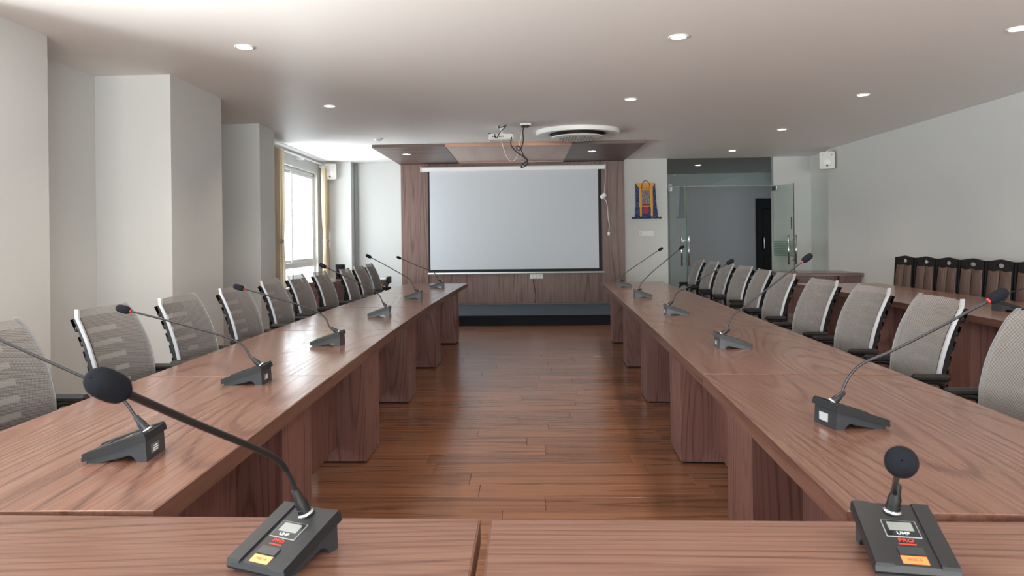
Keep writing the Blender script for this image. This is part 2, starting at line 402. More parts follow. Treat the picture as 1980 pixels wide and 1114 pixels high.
# stage
st = struct(mk('stage_platform', bx(-2.6, 2.3, 11.42, 13.3, 0, .15), M['riser'])); st.name = 'floor_stage'
mk('stage_carpet', bx(-2.6, 2.3, 11.40, 13.3, .15, .165, .004), M['carpet'], st)

# ------------------------------------------------------------------ feature panel and canopy
fp = thing('feature_panel', 'brown wood-veneer wall panel behind the projection screen, above the stage', 'wall panel', (0, 13.58, .165))
def fbox(n, x0, x1, z0, z1, y0=0, y1=.165, mat='panel_z'): return mk(n, bx(x0, x1, y0, y1, z0-.165, z1-.165, .002), M[mat], fp)
fbox('side_board', -2.24, -1.74, .165, 2.742); fbox('side_board', 1.43, 1.862, .165, 2.742)
fbox('centre_board', -1.739, -.19, .165, 2.742, .02); fbox('centre_board', -.188, 1.429, .165, 2.742, .02)
cp = thing('ceiling_canopy', 'flat wood canopy under the ceiling over the stage, with a beige middle field', 'ceiling panel', (0, 11.12, 2.745))
mk('wood_field', bx(-2.27, -1.16, 0, 2.62, .0, .044, .002), M['panel_x'], cp); mk('wood_field', bx(.755, 1.852, 0, 2.62, .0, .044, .002), M['panel_x'], cp)
mk('beige_field', bx(-1.158, .753, .05, 2.38, .006, .044), M['beige'], cp, label='beige middle field')
for a in (0, 2.385): mk('copper_strip', bx(-1.158, .753, a, a+.05, -.004, .044), M['copper'], cp, label='copper-coloured strip')
mk('back_fascia', bx(-1.158, .753, 2.44, 2.455, -.03, .044), M['panel_x'], cp)

# ------------------------------------------------------------------ ceiling fittings
def downlight(name_label, x, y, z=CE, watts=LAMP_W, cold=False, first=[None]):
    k = 'cold' if cold else 'warm'
    if first[0] is None: first[0] = {}
    col = (.93, .97, 1) if cold else LAMP_COL
    if k not in first[0]:
        t = thing('downlight', name_label, 'ceiling light', (x, y, z), 0, 'recessed ceiling downlights')
        bm = B(); lathe(bm, [(.055, -.001), (.072, -.001), (.074, -.006), (.060, -.009), (.055, -.004)], 32, cap=False)
        bm.faces.ensure_lookup_table()
        mk('trim_ring', bm, M['white'], t, True)
        em = plain('lamp diffuser '+k, (255, 255, 255), .5, emit=(255, 240, 220) if not cold else (240, 248, 255), es=14)
        mk('diffuser', lathe(B(), [(.001, -.0035), (.056, -.0035), (.056, -.001), (.001, -.001)], 32, cap=False), em, t)
        first[0][k] = t
    else: t = dup(first[0][k], (x, y, z), 0, name_label)
    l = bpy.data.lights.new('lamp', 'SPOT'); l.energy = watts*4; l.color = col; l.spot_size = math.radians(125); l.spot_blend = .8; l.shadow_soft_size = .055
    lo = bpy.data.objects.new('lamp', l); C.objects.link(lo); lo.location = (x, y, z-.015)
    return t
GX = {'left': -2.06, 'middle': 1.15, 'right': 3.55}
order = ['nearest', 'second', 'third', 'fourth']
for side, ys in (('left', (5.44, 7.87)), ('middle', (5.44, 7.83)), ('right', (5.44, 7.84, 10.25, 12.64))):
    for i, yy in enumerate(ys):
        pos = {'left': 'above the left-hand microphone desks', 'middle': 'in the row above the right-hand microphone desks', 'right': 'in the row nearest the right wall'}[side]
        downlight('%s lit round downlight %s' % (['nearest', 'second', 'third', 'farthest'][i], pos), GX[side], yy)
for xx, nn in ((-2.06, 'left'), (1.15, 'middle'), (3.55, 'right')):
    for yy, n2 in ((3.03, 'just overhead, outside'), (.6, 'behind the camera, outside')): downlight('lit round ceiling downlight of the %s row %s the picture' % (nn, n2), xx, yy)
downlight('small lit downlight in the left wood field of the canopy', *at(787, 307, 12.0)[:2], 2.745, 5, True)
downlight('small lit downlight in the right wood field of the canopy', *at(1145, 300, 12.0)[:2], 2.745, 5, True)
downlight('lit downlight added in the corridor beyond the glass doors', 3.55, 15.1, CE, 3, True)  # lamp added where the transom glass mirrors a room downlight

# round air conditioner cassette
ac = thing('air_conditioner', 'large round white ceiling air conditioner in front of the canopy', 'air conditioner', (.76, 10.08, CE))
mk('rim', lathe(B(), [(.40, -.02), (.400, -.040), (.545, -.062), (.562, -.056), (.565, 0)], 64, cap=False), M['white'], ac, 'auto')
mk('air_slot', lathe(B(), [(.345, -.082), (.335, -.022), (.41, -.022)], 64, cap=False), M['dark_slot'], ac, label='dark air slot')
mk('louvre_ring', lathe(B(), [(.375, -.030), (.395, -.026), (.395, -.032), (.375, -.038)], 64, cap=False), M['grille'], ac, True)
mk('cover_plate', lathe(B(), [(.001, -.102), (.31, -.102), (.352, -.094), (.36, -.08), (.001, -.08)], 64, cap=False), M['offwhite'], ac, 'auto')
bm = B()
for k in range(13):
    xx = -.24+k*.04; h = math.sqrt(max(0, .27**2-xx**2)); box(bm, xx-.009, xx+.009, -h, h, -.107, -.100, .002)
mk('grille_bars', bm, M['grille'], ac, label='slim grey intake bars')
# projector and mount
pj = thing('projector', 'small white projector hung from the ceiling in front of the canopy', 'projector', (-.265, 9.6, 2.66))
mk('housing', bx(-.16, .16, -.10, .16, -.045, .035, .012), M['white'], pj)
mk('rear_panel', bx(-.145, .145, -.106, -.10, -.03, .018, .002), M['offwhite'], pj)
bm = B()
for k, xx in enumerate((-.11, -.09, -.07, -.02, .0, .03)): box(bm, xx-.007, xx+.007, -.109, -.105, -.012, .002)
mk('port', bm, M['dark_slot'], pj)
for xx in (-.145, .145): mk('mount_foot', lathe(B(), [(.001, .033), (.016, .033), (.016, .042), (.001, .042)], 12, M=Matrix.Translation((xx, -.08, 0)), cap=False), M['black'], pj)
mk('lens', lathe(B(), [(.001, .175), (.03, .175), (.034, .15), (.034, .14)], 20, M=Matrix.Rotation(-PI/2, 4, 'X') @ Matrix.Translation((.07, .0, 0)), cap=False), M['lcd_rim'], pj, True)
bm = B(); box(bm, -.045, .045, -.02, .03, .035, .05, .003); box(bm, -.018, .018, -.015, .02, .05, .118, .004); box(bm, -.05, .05, -.03, .04, .115, .129, .004)
mk('ceiling_mount', bm, M['white'], pj)
sk = thing('ceiling_socket', 'white ceiling power socket with a red label beside the projector', 'socket', (.05, 9.42, CE))
mk('plate', bx(-.07, .07, -.1, .1, -.022, 0, .004), M['white'], sk); mk('red_label', bx(-.04, .055, -.08, .0, -.025, -.0215), M['red'], sk, label='red label')
mk('plug', bx(-.05, .04, -.125, -.06, -.05, -.02, .006), M['black'], sk)
Y_ = 9.42
def px_tube(name, pts, Y, r, mat, label, cat='cable', n=8):
    P = [at(p[0], p[1], Y+(p[2] if len(p) > 2 else 0)) for p in pts]
    c = P[0].copy()
    o = mk(name, tube(B(), [q-c for q in spline(P, n)], r, 8), mat, None, True, loc=c)
    return tag(o, label, cat)
px_tube('power_cable', [(989, 265), (988, 280), (996, 291), (1003, 297), (1011, 302), (1018, 309), (1020, 318), (1008, 324), (1012, 316), (1020, 310), (1012, 300), (1007, 288), (1001, 282), (999, 287), (1004, 291), (1009, 283), (1012, 270), (1011, 255), (1013, 247), (1018, 245)], 9.38, .0075, M['cable_black'], 'black power cable dangling in a tangled loop from the projector')
px_tube('short_cable', [(957, 259), (957, 265), (961, 266), (966, 257), (977, 245), (979, 238), (975, 237), (966, 243), (964, 247), (972, 245), (978, 243)], 9.4, .006, M['cable_black'], 'short black cable looped above the projector')
px_tube('signal_cable', [(969, 272), (973, 285), (978, 300), (984, 309), (990, 312), (997, 307), (1001, 296), (1005, 275), (1010, 252)], 9.45, .0045, M['cable_white'], 'thin white cable sagging below the projector')
sd = thing('smoke_detector', 'flat round white smoke detector on the ceiling, left of the canopy', 'smoke detector', (-2.04, 10.45, CE))
mk('base', lathe(B(), [(.06, 0), (.06, -.012), (.055, -.016)], 28, cap=False), M['white'], sd, 'auto'); mk('cap', lathe(B(), [(.055, -.014), (.045, -.03), (.001, -.033)], 28, cap=False), M['white'], sd, True)

# ------------------------------------------------------------------ projection screen
ps = thing('projection_screen', 'pulled-down white projection screen with black side borders', 'projection screen', (0, 13.50, 2.627))
ps.scale = (1.019, 1, 1.019)
bm = B(); prism(bm, [(-.045, -.035), (.03, -.035), (.045, -.02), (.045, .035), (-.03, .045), (-.045, .03)], -1.80, 1.46, 'x'); mk('roller_case', bm, M['white'], ps)
for a, b_ in ((-1.825, -1.80), (1.46, 1.485)): mk('end_cap', bx(a, b_, -.05, .05, -.04, .05, .005), M['offwhite'], ps)
bm = B(); box(bm, -1.70, 1.41, .0, .003, -1.85, -.03); mk('border_cloth', bm, M['screen_black'], ps, label='black border')
nx, nz = 40, 24; bm = B(); V = {}
for i in range(nx+1):
    for j in range(nz+1):
        u, v = i/nx, j/nz; V[i, j] = bm.verts.new((-1.665+u*3.015, -.006-.006*math.sin(u*9+v*2.2)*v*(1-v)*3, -.035-v*1.765))
for i in range(nx):
    for j in range(nz): bm.faces.new((V[i, j], V[i+1, j], V[i+1, j+1], V[i, j+1]))
mk('white_cloth', bm, M['screen'], ps, True, label='white viewing surface')
mk('bottom_bar', lathe(B(), [(.001, -1.715), (.016, -1.715), (.016, 1.44), (.001, 1.44)], 14, M=Matrix.Translation((0, 0, -1.868)) @ Matrix.Rotation(PI/2, 4, 'Y') , cap=False), M['white'], ps, True)
# (white bar of the lower hem)
rc = thing('screen_remote', 'small white pull switch hanging on a cord beside the projection screen', 'switch', at(1166, 379, 13.37))
mk('switch_body', box(B(), -.035, .035, -.012, .012, -.055, .055, .006, Matrix.Rotation(math.radians(50), 4, 'Y')), M['white'], rc)
P = [q-rc.location for q in spline([at(p[0], p[1], 13.37) for p in ((1168, 383), (1173, 392), (1175, 408), (1176, 422), (1178, 436), (1177, 448))])]
mk('lower_cord', tube(B(), P, .006), M['cable_white'], rc, True)
mk('upper_cord', tube(B(), [q-rc.location for q in (at(1171, 324, 13.42), at(1170, 350, 13.40), at(1168, 376, 13.37))], .004), M['cable_white'], rc, True)
mk('plug', box(B(), -.02, .02, -.015, .015, -.04, .02, .006), M['white'], rc, loc=at(1177, 451, 13.37)-rc.location)
so = thing('wall_socket', 'white wall socket on the wood panel just below the projection screen', 'socket', (.245, 13.60, .652))
mk('plate', bx(-.125, .115, -.016, 0, -.045, .045, .004), M['white'], so)
bm = B()
for xx in (-.075, .06):
    for dx, dz in ((0, .014), (-.011, -.01), (.011, -.01)): box(bm, xx+dx-.004, xx+dx+.004, -.0175, -.015, dz-.004, dz+.004)
mk('socket_hole', bm, M['dark_slot'], so); mk('rocker', bx(-.015, .012, -.021, -.015, -.02, .02, .003), M['offwhite'], so)
px_tube('socket_cable', [(1031, 539), (1032, 548), (1034, 560), (1036, 574), (1034, 586)], 13.57, .008, M['cable_brown'], 'dark brown cable dropping from the wall socket to the stage')

# ------------------------------------------------------------------ hanging scroll, switch plate, speakers, conduit
hs = thing('wall_scroll', 'blue and yellow silk hanging scroll on the white wall right of the screen', 'wall hanging', (2.27, YB-.035, 1.69))
prism(b1 := B(), [(-.205, .01), (.225, .01), (.195, .25), (.17, .655), (-.19, .655), (-.185, .25)], .0, .008); mk('brocade_cloth', b1, M['blue'], hs)
prism(b1 := B(), [(-.19, .655), (.17, .655), (.12, .565), (-.13, .565)], -.004, .0); mk('top_band', b1, M['yellow'], hs)
for a in (-.125, .075):
    prism(b1 := B(), [(a, .23), (a+.05, .23), (a+.05, .60), (a, .60)], -.007, -.001); mk('side_band', b1, M['yellow'], hs)
    prism(b1 := B(), [(a+.012, .05), (a+.03, .02), (a+.048, .05), (a+.048, .23), (a+.012, .23)], -.012, -.006); mk('ribbon', b1, M['yellow'], hs)
prism(b1 := B(), [(-.135, .215), (.13, .215), (.13, .25), (-.135, .25)], -.009, -.004); mk('lower_band', b1, M['yellow'], hs)
prism(b1 := B(), [(-.075, .235), (.075, .235), (.075, .252), (-.075, .252)], -.012, -.008); mk('red_edge', b1, M['crimson'], hs)
prism(b1 := B(), [(-.074, .262), (.072, .262), (.072, .515), (-.074, .515)], -.006, -.001); mk('painting', b1, M['painting'], hs, label='faded patterned picture')
prism(b1 := B(), [(-.045, .10), (.04, .09), (.045, .21), (-.04, .215)], -.006, -.001); mk('red_patch', b1, M['crimson'], hs)
bm = B()
for k in range(6): prism(bm, [(-.07+k*.024, .52), (-.058+k*.024, .615), (-.046+k*.024, .52)], -.016-.004*(k % 2), -.004)
mk('gathered_veil', bm, M['yellow'], hs)
mk('cord', tube(B(), spline([(-.075, -.012, .54), (-.07, -.014, .62), (-.03, -.014, .69), (.02, -.014, .69), (.065, -.014, .62), (.075, -.012, .53)]), .006), M['crimson'], hs, True)
mk('rod', lathe(B(), [(.001, -.235), (.013, -.235), (.013, .25), (.001, .25)], 14, M=Matrix.Translation((0, -.01, .01)) @ Matrix.Rotation(PI/2, 4, 'Y'), cap=False), M['blue'], hs, True)
for s in (-.245, .258): mk('rod_knob', lathe(B(), [(.001, -.022), (.016, -.018), (.02, 0), (.016, .018), (.001, .022)], 14, M=Matrix.Translation((s, -.01, .01)) @ Matrix.Rotation(PI/2, 4, 'Y'), cap=False), M['bronze'], hs, True)
sw = thing('switch_plate', 'white light-switch plate on the wall below the hanging scroll', 'switch', (2.275, YB, 1.415))
mk('plate', bx(-.135, .135, -.012, 0, -.048, .048, .004), M['white'], sw)
for k in range(6): mk('rocker', bx(-.12+k*.04, -.085+k*.04, -.018, -.011, -.032, .032, .002), M['white' if k else 'offwhite'], sw)
def speaker(loc, rz, label):
    t = thing('wall_speaker', label, 'speaker', loc, rz)
    prism(b1 := B(), [(-.10, -.14), (.10, -.14), (.115, -.12), (.115, .12), (.10, .14), (-.10, .14), (-.115, .12), (-.115, -.12)], -.10, .02); mk('housing', b1, M['offwhite'], t)
    mk('woofer', lathe(B(), [(.001, .0), (.055, .003), (.064, .008), (.064, 0)], 28, M=Matrix.Translation((0, -.10, -.045)) @ Matrix.Rotation(PI/2, 4, 'X'), cap=False), M['white'], t, 'auto')
    mk('badge', bx(-.014, .014, -.112, -.104, -.10, -.075, .002), M['black'], t)
    for sx in (-.07, .07): mk('screw', lathe(B(), [(.001, .006), (.009, .005), (.011, 0)], 12, M=Matrix.Translation((sx, -.10, .09)) @ Matrix.Rotation(PI/2, 4, 'X'), cap=False), M['grille'], t, True)
    mk('bracket', bx(-.02, .02, .02, .075, .02, .17, .004), M['offwhite'], t)
    return t
speaker((5.06, 12.50, 2.575), math.radians(-22), 'white loudspeaker mounted high at the end of the right wall')
speaker((-3.50, 13.34, 2.60), math.radians(15), 'white loudspeaker mounted high beside the window curtain')
bm = B(); box(bm, -3.135, -3.07, YB-.05, YB, 0, CE, .006); cd = mk('cable_trunking', bm, M['grille']); cd.name = 'cable_trunking'
tag(cd, 'grey vertical cable trunking in the corner right of the far left pillar', 'trunking')
# cover plates and marks on the right wall
cv = mk('cover_plate', bx(XR-.0015, XR, 11.32, 12.02, 1.05, 1.63), M['wall']); tag(cv, 'flat painted cover panel on the right wall near the corner', 'panel')
cv = mk('cover_plate', bx(XR-.0015, XR, 8.06, 8.5, .95, 1.46), M['wall']); tag(cv, 'flat painted cover panel on the right wall above the brown chairs', 'panel')

# ------------------------------------------------------------------ curtains
def curtain(name, label, x, y0, y1, z0, z1, folds, pinch=None):
    bm = B(); nu, nv = folds*10, 26; V = {}
    for i in range(nu+1):
        for j in range(nv+1):
            u, v = i/nu, j/nv; z = z1+(z0-z1)*v
            wdt = 1.0
            if pinch: wdt = 1-pinch[1]*math.exp(-((z-pinch[0])/.30)**2)
            yc = (y0+y1)/2; yy = yc+(y0+(y1-y0)*u-yc)*wdt
            V[i, j] = bm.verts.new((x+.04*math.sin(u*folds*2*PI)*(.6+.4*wdt)+.004*math.sin(7*v+u*20), yy, z))
    for i in range(nu):
        for j in range(nv): bm.faces.new((V[i, j], V[i+1, j], V[i+1, j+1], V[i, j+1]))
    t = thing(name, label, 'curtain', (0, 0, 0)); o = mk('curtain_cloth', bm, M['curtain'], t, True)
    if pinch: mk('tie_band', bx(x-.05, x+.05, (y0+y1)/2-.07, (y0+y1)/2+.07, pinch[0]-.03, pinch[0]+.03, .015), M['curtain'], t)
    return t
curtain('curtain', 'beige curtain tied back at the far side of the window', -3.56, 13.06, 13.44, .25, 2.66, 4, (1.35, .45))
curtain('curtain', 'beige curtain at the near side of the window beside the pillar', -3.53, 10.35, 10.84, .25, 2.69, 4, (1.35, .35))
cr_ = thing('curtain_rod', 'white curtain rod above the far left window', 'curtain rod', (-3.57, 11.8, 2.712))
mk('rod', lathe(B(), [(.001, -1.5), (.013, -1.5), (.013, 1.68), (.001, 1.68)], 12, M=Matrix.Rotation(-PI/2, 4, 'X'), cap=False), M['white'], cr_, True)
for yy in (-1.3, .2, 1.55): mk('rod_bracket', bx(-.13, .0, yy-.012, yy+.012, -.03, .012), M['white'], cr_)
mk('finial', lathe(B(), [(.001, 1.66), (.022, 1.67), (.022, 1.7), (.001, 1.72)], 12, M=Matrix.Rotation(-PI/2, 4, 'X'), cap=False), M['bronze'], cr_, True)

# ------------------------------------------------------------------ glass doors and corridor door
w5 = struct(mk('window_5', bx(2.67, 4.60, YB+.04, YB+.052, 2.275, CE), M['door_glass']))
mk('transom_rail', bx(2.67, 4.60, YB+.035, YB+.057, 2.262, 2.278), M['grille'], w5)
def gdoor(name, hx, ang, width, stripes):
    # hinge at x = hx; leaf along local +x, turned by ang
    t = bpy.data.objects.new(name, None); C.objects.link(t); t.location = (hx, YB+.04, 0); t.rotation_euler = (0, 0, ang); struct(t)
    mk('glass_leaf', bx(.01, width, -.006, .006, .02, 2.25), M['door_glass'], t)
    mk('pane_edge', bx(width, width+.005, -.006, .006, .02, 2.25), M['dark_slot'] if stripes else plain('green glass edge', (70, 110, 98), .2), t)
    for a in (2.17, .02): mk('patch_fitting', bx(-.02, .17, -.018, .018, a, a+.08, .003), M['chrome'], t)
    h = bpy.data.objects.new('door_handle', None); C.objects.link(h); h.parent = t
    for s in (-1, 1): mk('handle_bar', tube(B(), [(width-.07, s*.065, .84), (width-.07, s*.065, 1.35)], .016, 12), M['chrome'], h, True)
    for zz in (.92, 1.27): mk('handle_stud', tube(B(), [(width-.07, -.065, zz), (width-.07, .065, zz)], .009, 8), M['chrome'], h, True)
    if stripes:
        bm = B()
        for k in range(9): box(bm, .03, width-.02, -.0085, -.006, .98+k*.031, .998+k*.031)
        mk('frosted_stripe', bm, M['etch'], t)
        mk('door_label', bx(width-.09, width-.055, -.0095, -.006, 1.45, 1.66), M['dark_slot'], t, label='small dark vertical label')
    return t
a1 = math.atan2(12.95-13.79, 2.75-2.67); gdoor('door_1', 2.69, math.radians(-80), .85, False)
gdoor('door_2', 4.60, math.radians(-86), .86, True)
mk('frame_plate', bx(-.02, .14, -.02, .02, 2.27, 2.31), M['chrome'], bpy.data.objects['door_1'])
d3 = bpy.data.objects.new('door_3', None); C.objects.link(d3); d3.location = (5.76, 17.07, 0); d3.scale = (1.09, 1, 1.038); struct(d3)
bm = B(); box(bm, -.41, -.34, -.03, .06, 0, 2.12); box(bm, .34, .41, -.03, .06, 0, 2.12); box(bm, -.34, .34, -.03, .06, 2.05, 2.12); mk('door_frame', bm, M['door_dark'], d3)
mk('door_leaf', bx(-.34, .34, .0, .04, 0, 2.05), M['door_dark'], d3)
bm = B()
for a, b_ in ((-.28, -.04), (.04, .28)):
    for c, d in ((.15, .85), (1.0, 1.9)): box(bm, a, b_, -.012, .005, c, d, .01)
mk('door_panel', bm, M['door_dark'], d3)
mk('door_handle', tube(B(), spline([(-.27, -.02, 1.3), (-.27, -.05, 1.25), (-.27, -.055, 1.15), (-.27, -.05, 1.02), (-.27, -.02, .98)]), .012), M['chrome'], d3, True)

# ------------------------------------------------------------------ desks
DZ, DT = .76, .05
def desk(label, p0, p1, side, depth=.8, group=None, grain='y', plain_front=False, ped=True):
    """p0,p1: ends of the aisle-side edge; the desk extends to `side` (+1 right, -1 left) of it"""
    p0, p1 = Vector(p0).to_3d(), Vector(p1).to_3d(); d = p1-p0; Ln = d.length; rz = math.atan2(d.y, d.x)-PI/2
    t = thing('conference_desk', label, 'desk', (p0+p1)/2, rz, group)
    h = Ln/2-.0015; s = side
    X = lambda a, b_: (min(s*a, s*b_), max(s*a, s*b_))
    mk('tabletop', bx(*X(.0025, depth-.0025), -h+.0025, h-.0025, DZ-DT+.002, DZ, .0015), M['desk_'+grain], t)
    e = B(); box(e, *X(0, .0025), -h, h, DZ-DT, DZ-.0012); box(e, *X(depth-.0025, depth), -h, h, DZ-DT, DZ-.0012)
    box(e, *X(.0025, depth-.0025), -h, -h+.0025, DZ-DT, DZ-.0012); box(e, *X(.0025, depth-.0025), h-.0025, h, DZ-DT, DZ-.0012)
    mk('edge_band', e, M['edge_'+grain], t)
    z1 = DZ-DT
    for (a, b_) in ((-h+.005, -h+.10), (h-.30, h-.005)):
        mk('pedestal', bx(*X(.12, .42), a, b_, .012, z1, .002), M['desk_z'], t)
        mk('foot', bx(*X(.14, .40), a+.02, b_-.02, 0, .012), M['black'], t)
    mk('modesty_panel', bx(*X(.30, .32), -h+.10, h-.30, .10, z1, .001), M['desk_z'], t)
    mk('cross_rail', bx(*X(.38, .41), -h+.10, h-.30, z1-.08, z1, .001), M['desk_z'], t)
    return t
YR = [1.54, 3.09, 4.68, 6.29, 7.94, 9.72]
XRi = [.655, .735, .805, .873, .945, 1.01]; XLi = [-.786, -.812, -.828, -.825, -.79, -.735]
ordn = ['nearest', 'second', 'third', 'fourth', 'farthest']
for i in range(5):
    desk('%s brown wood conference desk of the left-hand row' % ordn[i], (XLi[i], YR[i] if i else 1.528), (XLi[i+1], YR[i+1]), -1, group='left row of desks')
    desk('%s brown wood conference desk of the right-hand row' % ordn[i], (XRi[i], YR[i]), (XRi[i+1], YR[i+1]), 1, group='right row of desks')
# the two desks across the front, aisle edge at y = 1.5, extending towards the camera
desk('brown wood desk across the foreground, left of the gap', (-1.70, 1.512), (-.091, 1.494), 1, .80, 'foreground desks')
desk('brown wood desk across the foreground, right of the gap', (-.074, 1.490), (1.55, 1.492), 1, .80, 'foreground desks')
# second row on the right and the crosswise desk at its end
T2 = [(3.02+.037*(y_-2.6), y_) for y_ in (2.6, 4.25, 5.85, 7.45, 9.05)]
for i in range(4):
    desk('%s desk of the outer row near the right wall' % ['nearest', 'second', 'third', 'farthest'][i], T2[i], T2[i+1], 1, .95, 'outer row of desks')
desk('brown wood desk standing crosswise in the far right corner', (3.95, 11.75), (5.14, 11.45), -1, .8, None)
bpy.data.objects[-1] if False else None

# ------------------------------------------------------------------ office chairs (facing local +x)
def prof(z):                     # backrest profile: x of the front surface at height z
    pts = [(.50, -.235), (.58, -.205), (.66, -.195), (.74, -.200), (.82, -.218), (.90, -.245), (.98, -.283), (1.04, -.318)]
    for (a, xa), (b_, xb) in zip(pts, pts[1:]):
        if z <= b_: u = (z-a)/(b_-a); return xa+(xb-xa)*u
    return pts[-1][1]
def halfw(z):
    w_ = .235-.018*max(0, (z-.85)/.19)**1.2 - .03*max(0, (.66-z)/.16)**1.5
    if z > .995: w_ -= .030*(1-math.sqrt(max(0, 1-((z-.995)/.046)**2)))
    return w_
def surf(bm, off, u0, u1, z0, z1, nu, nv, inset=0, thick=0):
    V = {}
    for j in range(nv+1):
        z = z0+(z1-z0)*j/nv; hw = halfw(z)-inset
        for i in range(nu+1):
            u = u0+(u1-u0)*i/nu; V[i, j] = bm.verts.new((prof(z)-off-.028*(1-u*u), u*hw, z))
    fs = []
    for i in range(nu):
        for j in range(nv): fs.append(bm.faces.new((V[i, j], V[i+1, j], V[i+1, j+1], V[i, j+1])))
    if thick:
        r = bmesh.ops.solidify(bm, geom=fs, thickness=thick)
    bmesh.ops.recalc_face_normals(bm, faces=bm.faces)
    return bm
def office_chair(label, loc, rz, group):
    t = thing('office_chair', label, 'chair', loc, rz, group)
    mk('backrest_mesh', surf(B(), 0, -1, 1, .505, 1.04, 12, 26, .012), M['mesh'], t, True)
    for s in (-1, 1):
        pts = []; rr = []
        zs = [.505+(1.04-.505)*k/18 for k in range(19)]
        f = B(); cs = []
        for z in zs:
            hw = halfw(z); x = prof(z)
            cs.append([f.verts.new(Vector((x+dx, s*(hw+dy), z+.006*(z > 1.03)))) for dx, dy in ((.001, -.005), (-.001, .003), (-.016, .004), (-.016, -.007))])
        fs = []
        for a, b_ in zip(cs, cs[1:]):
            for k in range(4): fs.append(f.faces.new((a[k], a[(k+1) % 4], b_[(k+1) % 4], b_[k])))
        fs.append(f.faces.new(cs[0])); fs.append(f.faces.new(cs[-1][::-1])); bmesh.ops.recalc_face_normals(f, faces=fs)
        mk('side_frame', f, M['silver'], t, 'auto', label='silver side edge of the backrest')
        f = B(); cs = []
        for z in zs[:-1]:
            hw = halfw(z); x = prof(z)
            dp = .044-.015*abs((z-.78)/.26)
            cs.append([f.verts.new(Vector((x+dx, s*(hw+dy), z-.004))) for dx, dy in ((-.016, .0), (-dp, -.010), (-dp, -.03), (-.016, -.03))])
        fs = []
        for a, b_ in zip(cs, cs[1:]):
            for k in range(4): fs.append(f.faces.new((a[k], a[(k+1) % 4], b_[(k+1) % 4], b_[k])))
        fs.append(f.faces.new(cs[0])); fs.append(f.faces.new(cs[-1][::-1])); bmesh.ops.recalc_face_normals(f, faces=fs)
        mk('back_rail', f, M['slat'], t, 'auto')
    for k in range(8):                       # horizontal shell slats with open slots between
        z0 = .515+k*.062; z1 = z0+(.040 if k < 7 else .052)
        f = surf(B(), .052, -.92, .92, z0, z1, 10, 1, .004, .006)
        for s in (-1, 1):
            for e_ in (z0+.006,): box(f, prof(z0)-.058, prof(z0)-.040, s*(halfw(z0)-.028)-.010, s*(halfw(z0)-.028)+.010, z0, z0+.024, .004)
        mk('back_slat', f, M['slat'], t, True)
    for s in (-1, 1):
        mk('slat_side_panel', surf(B(), .040, *( (-.97, -.52) if s < 0 else (.52, .97)), .515, 1.0, 4, 14, .012, .004), M['slat'], t, True)
    # spine, seat, arms, column, star base
    mk('spine', tube(B(), spline([(-.30, 0, .80), (-.29, 0, .62), (-.22, 0, .46), (-.05, 0, .40)]), [.03]*25, 8), M['slat'], t, True)
    bm = B(); box(bm, -.22, .21, -.235, .235, .415, .485, .022); mk('seat', bm, M['black_soft'], t)
    mk('seat_pan', bx(-.18, .2, -.18, .18, .385, .415, .008), M['black'], t)
    for s in (-1, 1):
        a = mk('armrest', box(B(), -.235, -.088, s*.262-.022, s*.262+.022, .705, .735, .010), M['black'], t)
        mk('arm_support', tube(B(), spline([(-.225, s*.24, .66), (-.20, s*.255, .698), (-.13, s*.262, .70), (-.095, s*.262, .66), (-.075, s*.258, .50), (-.02, s*.23, .405), (0, s*.15, .40)]), .013), M['black'], a, True)
    mk('gas_column', lathe(B(), [(.028, .12), (.028, .25), (.018, .25), (.018, .39)], 16), M['black'], t, 'auto')
    for k in range(5):
        an = k*2*PI/5+.3; c, s_ = math.cos(an), math.sin(an)
        R_ = Matrix.Rotation(an, 4, 'Z')
        f = B(); prism(f, [(.0, .075), (.0, .125), (.06, .12), (.265, .08), (.265, .062), (.06, .07)], -.018, .018, 'y', R_); lg = mk('base_spoke', f, M['black'], t)
        f = B()
        for dy in (-.014, .014): lathe(f, [(.001, -.008), (.026, -.008), (.026, .008), (.001, .008)], 14, M=R_ @ Matrix.Translation((.258, dy, .027)) @ Matrix.Rotation(PI/2, 4, 'X'), cap=False)
        tube(f, [R_ @ Vector((.258, 0, .027)), R_ @ Vector((.254, 0, .07))], .007, 6)
        mk('caster', f, M['black'], lg)
    return t
lc = [(-1.945, 2.34, 0), (-1.92, 3.07, 0), (-1.865, 3.69, 0), (-1.875, 4.47, 1), (-1.925, 5.33, 2), (-1.97, 6.10, 0), (-1.945, 6.77, 0), (-1.87, 7.45, 1), (-1.885, 8.17, -1), (-1.95, 9.05, 0)]
nth = ['nearest the camera', 'second nearest', 'third nearest', 'fourth nearest', 'fifth', 'sixth', 'seventh', 'third from the far end', 'second from the far end', 'at the far end']
ch0 = None
for i, (x, y, a) in enumerate(lc):
    lb = 'grey mesh office chair with slotted back, left row, %s' % nth[i]
    L_ = (x+.318, y+.235, 0)
    if ch0 is None: ch0 = office_chair(lb, L_, math.radians(a), 'office chairs along the left desks')
    else: dup(ch0, L_, math.radians(a), lb, 'office chairs along the left desks')
rcs = [(1.85, 2.42), (1.889, 3.237), (1.927, 3.955), (1.952, 4.668), (2.035, 5.607), (2.068, 6.243), (2.17, 7.10), (2.196, 7.80), (2.249, 8.61), (2.292, 9.465)]
for i, (x, y) in enumerate(rcs):
    dup(ch0, (x-.318, y+.235, 0), PI+math.radians([3, -2, 0, 2, 0, -2, 2, 0, 1, 0][i]-2), 'grey mesh office chair with silver edge, right row, %s' % nth[i], 'office chairs along the right desks')

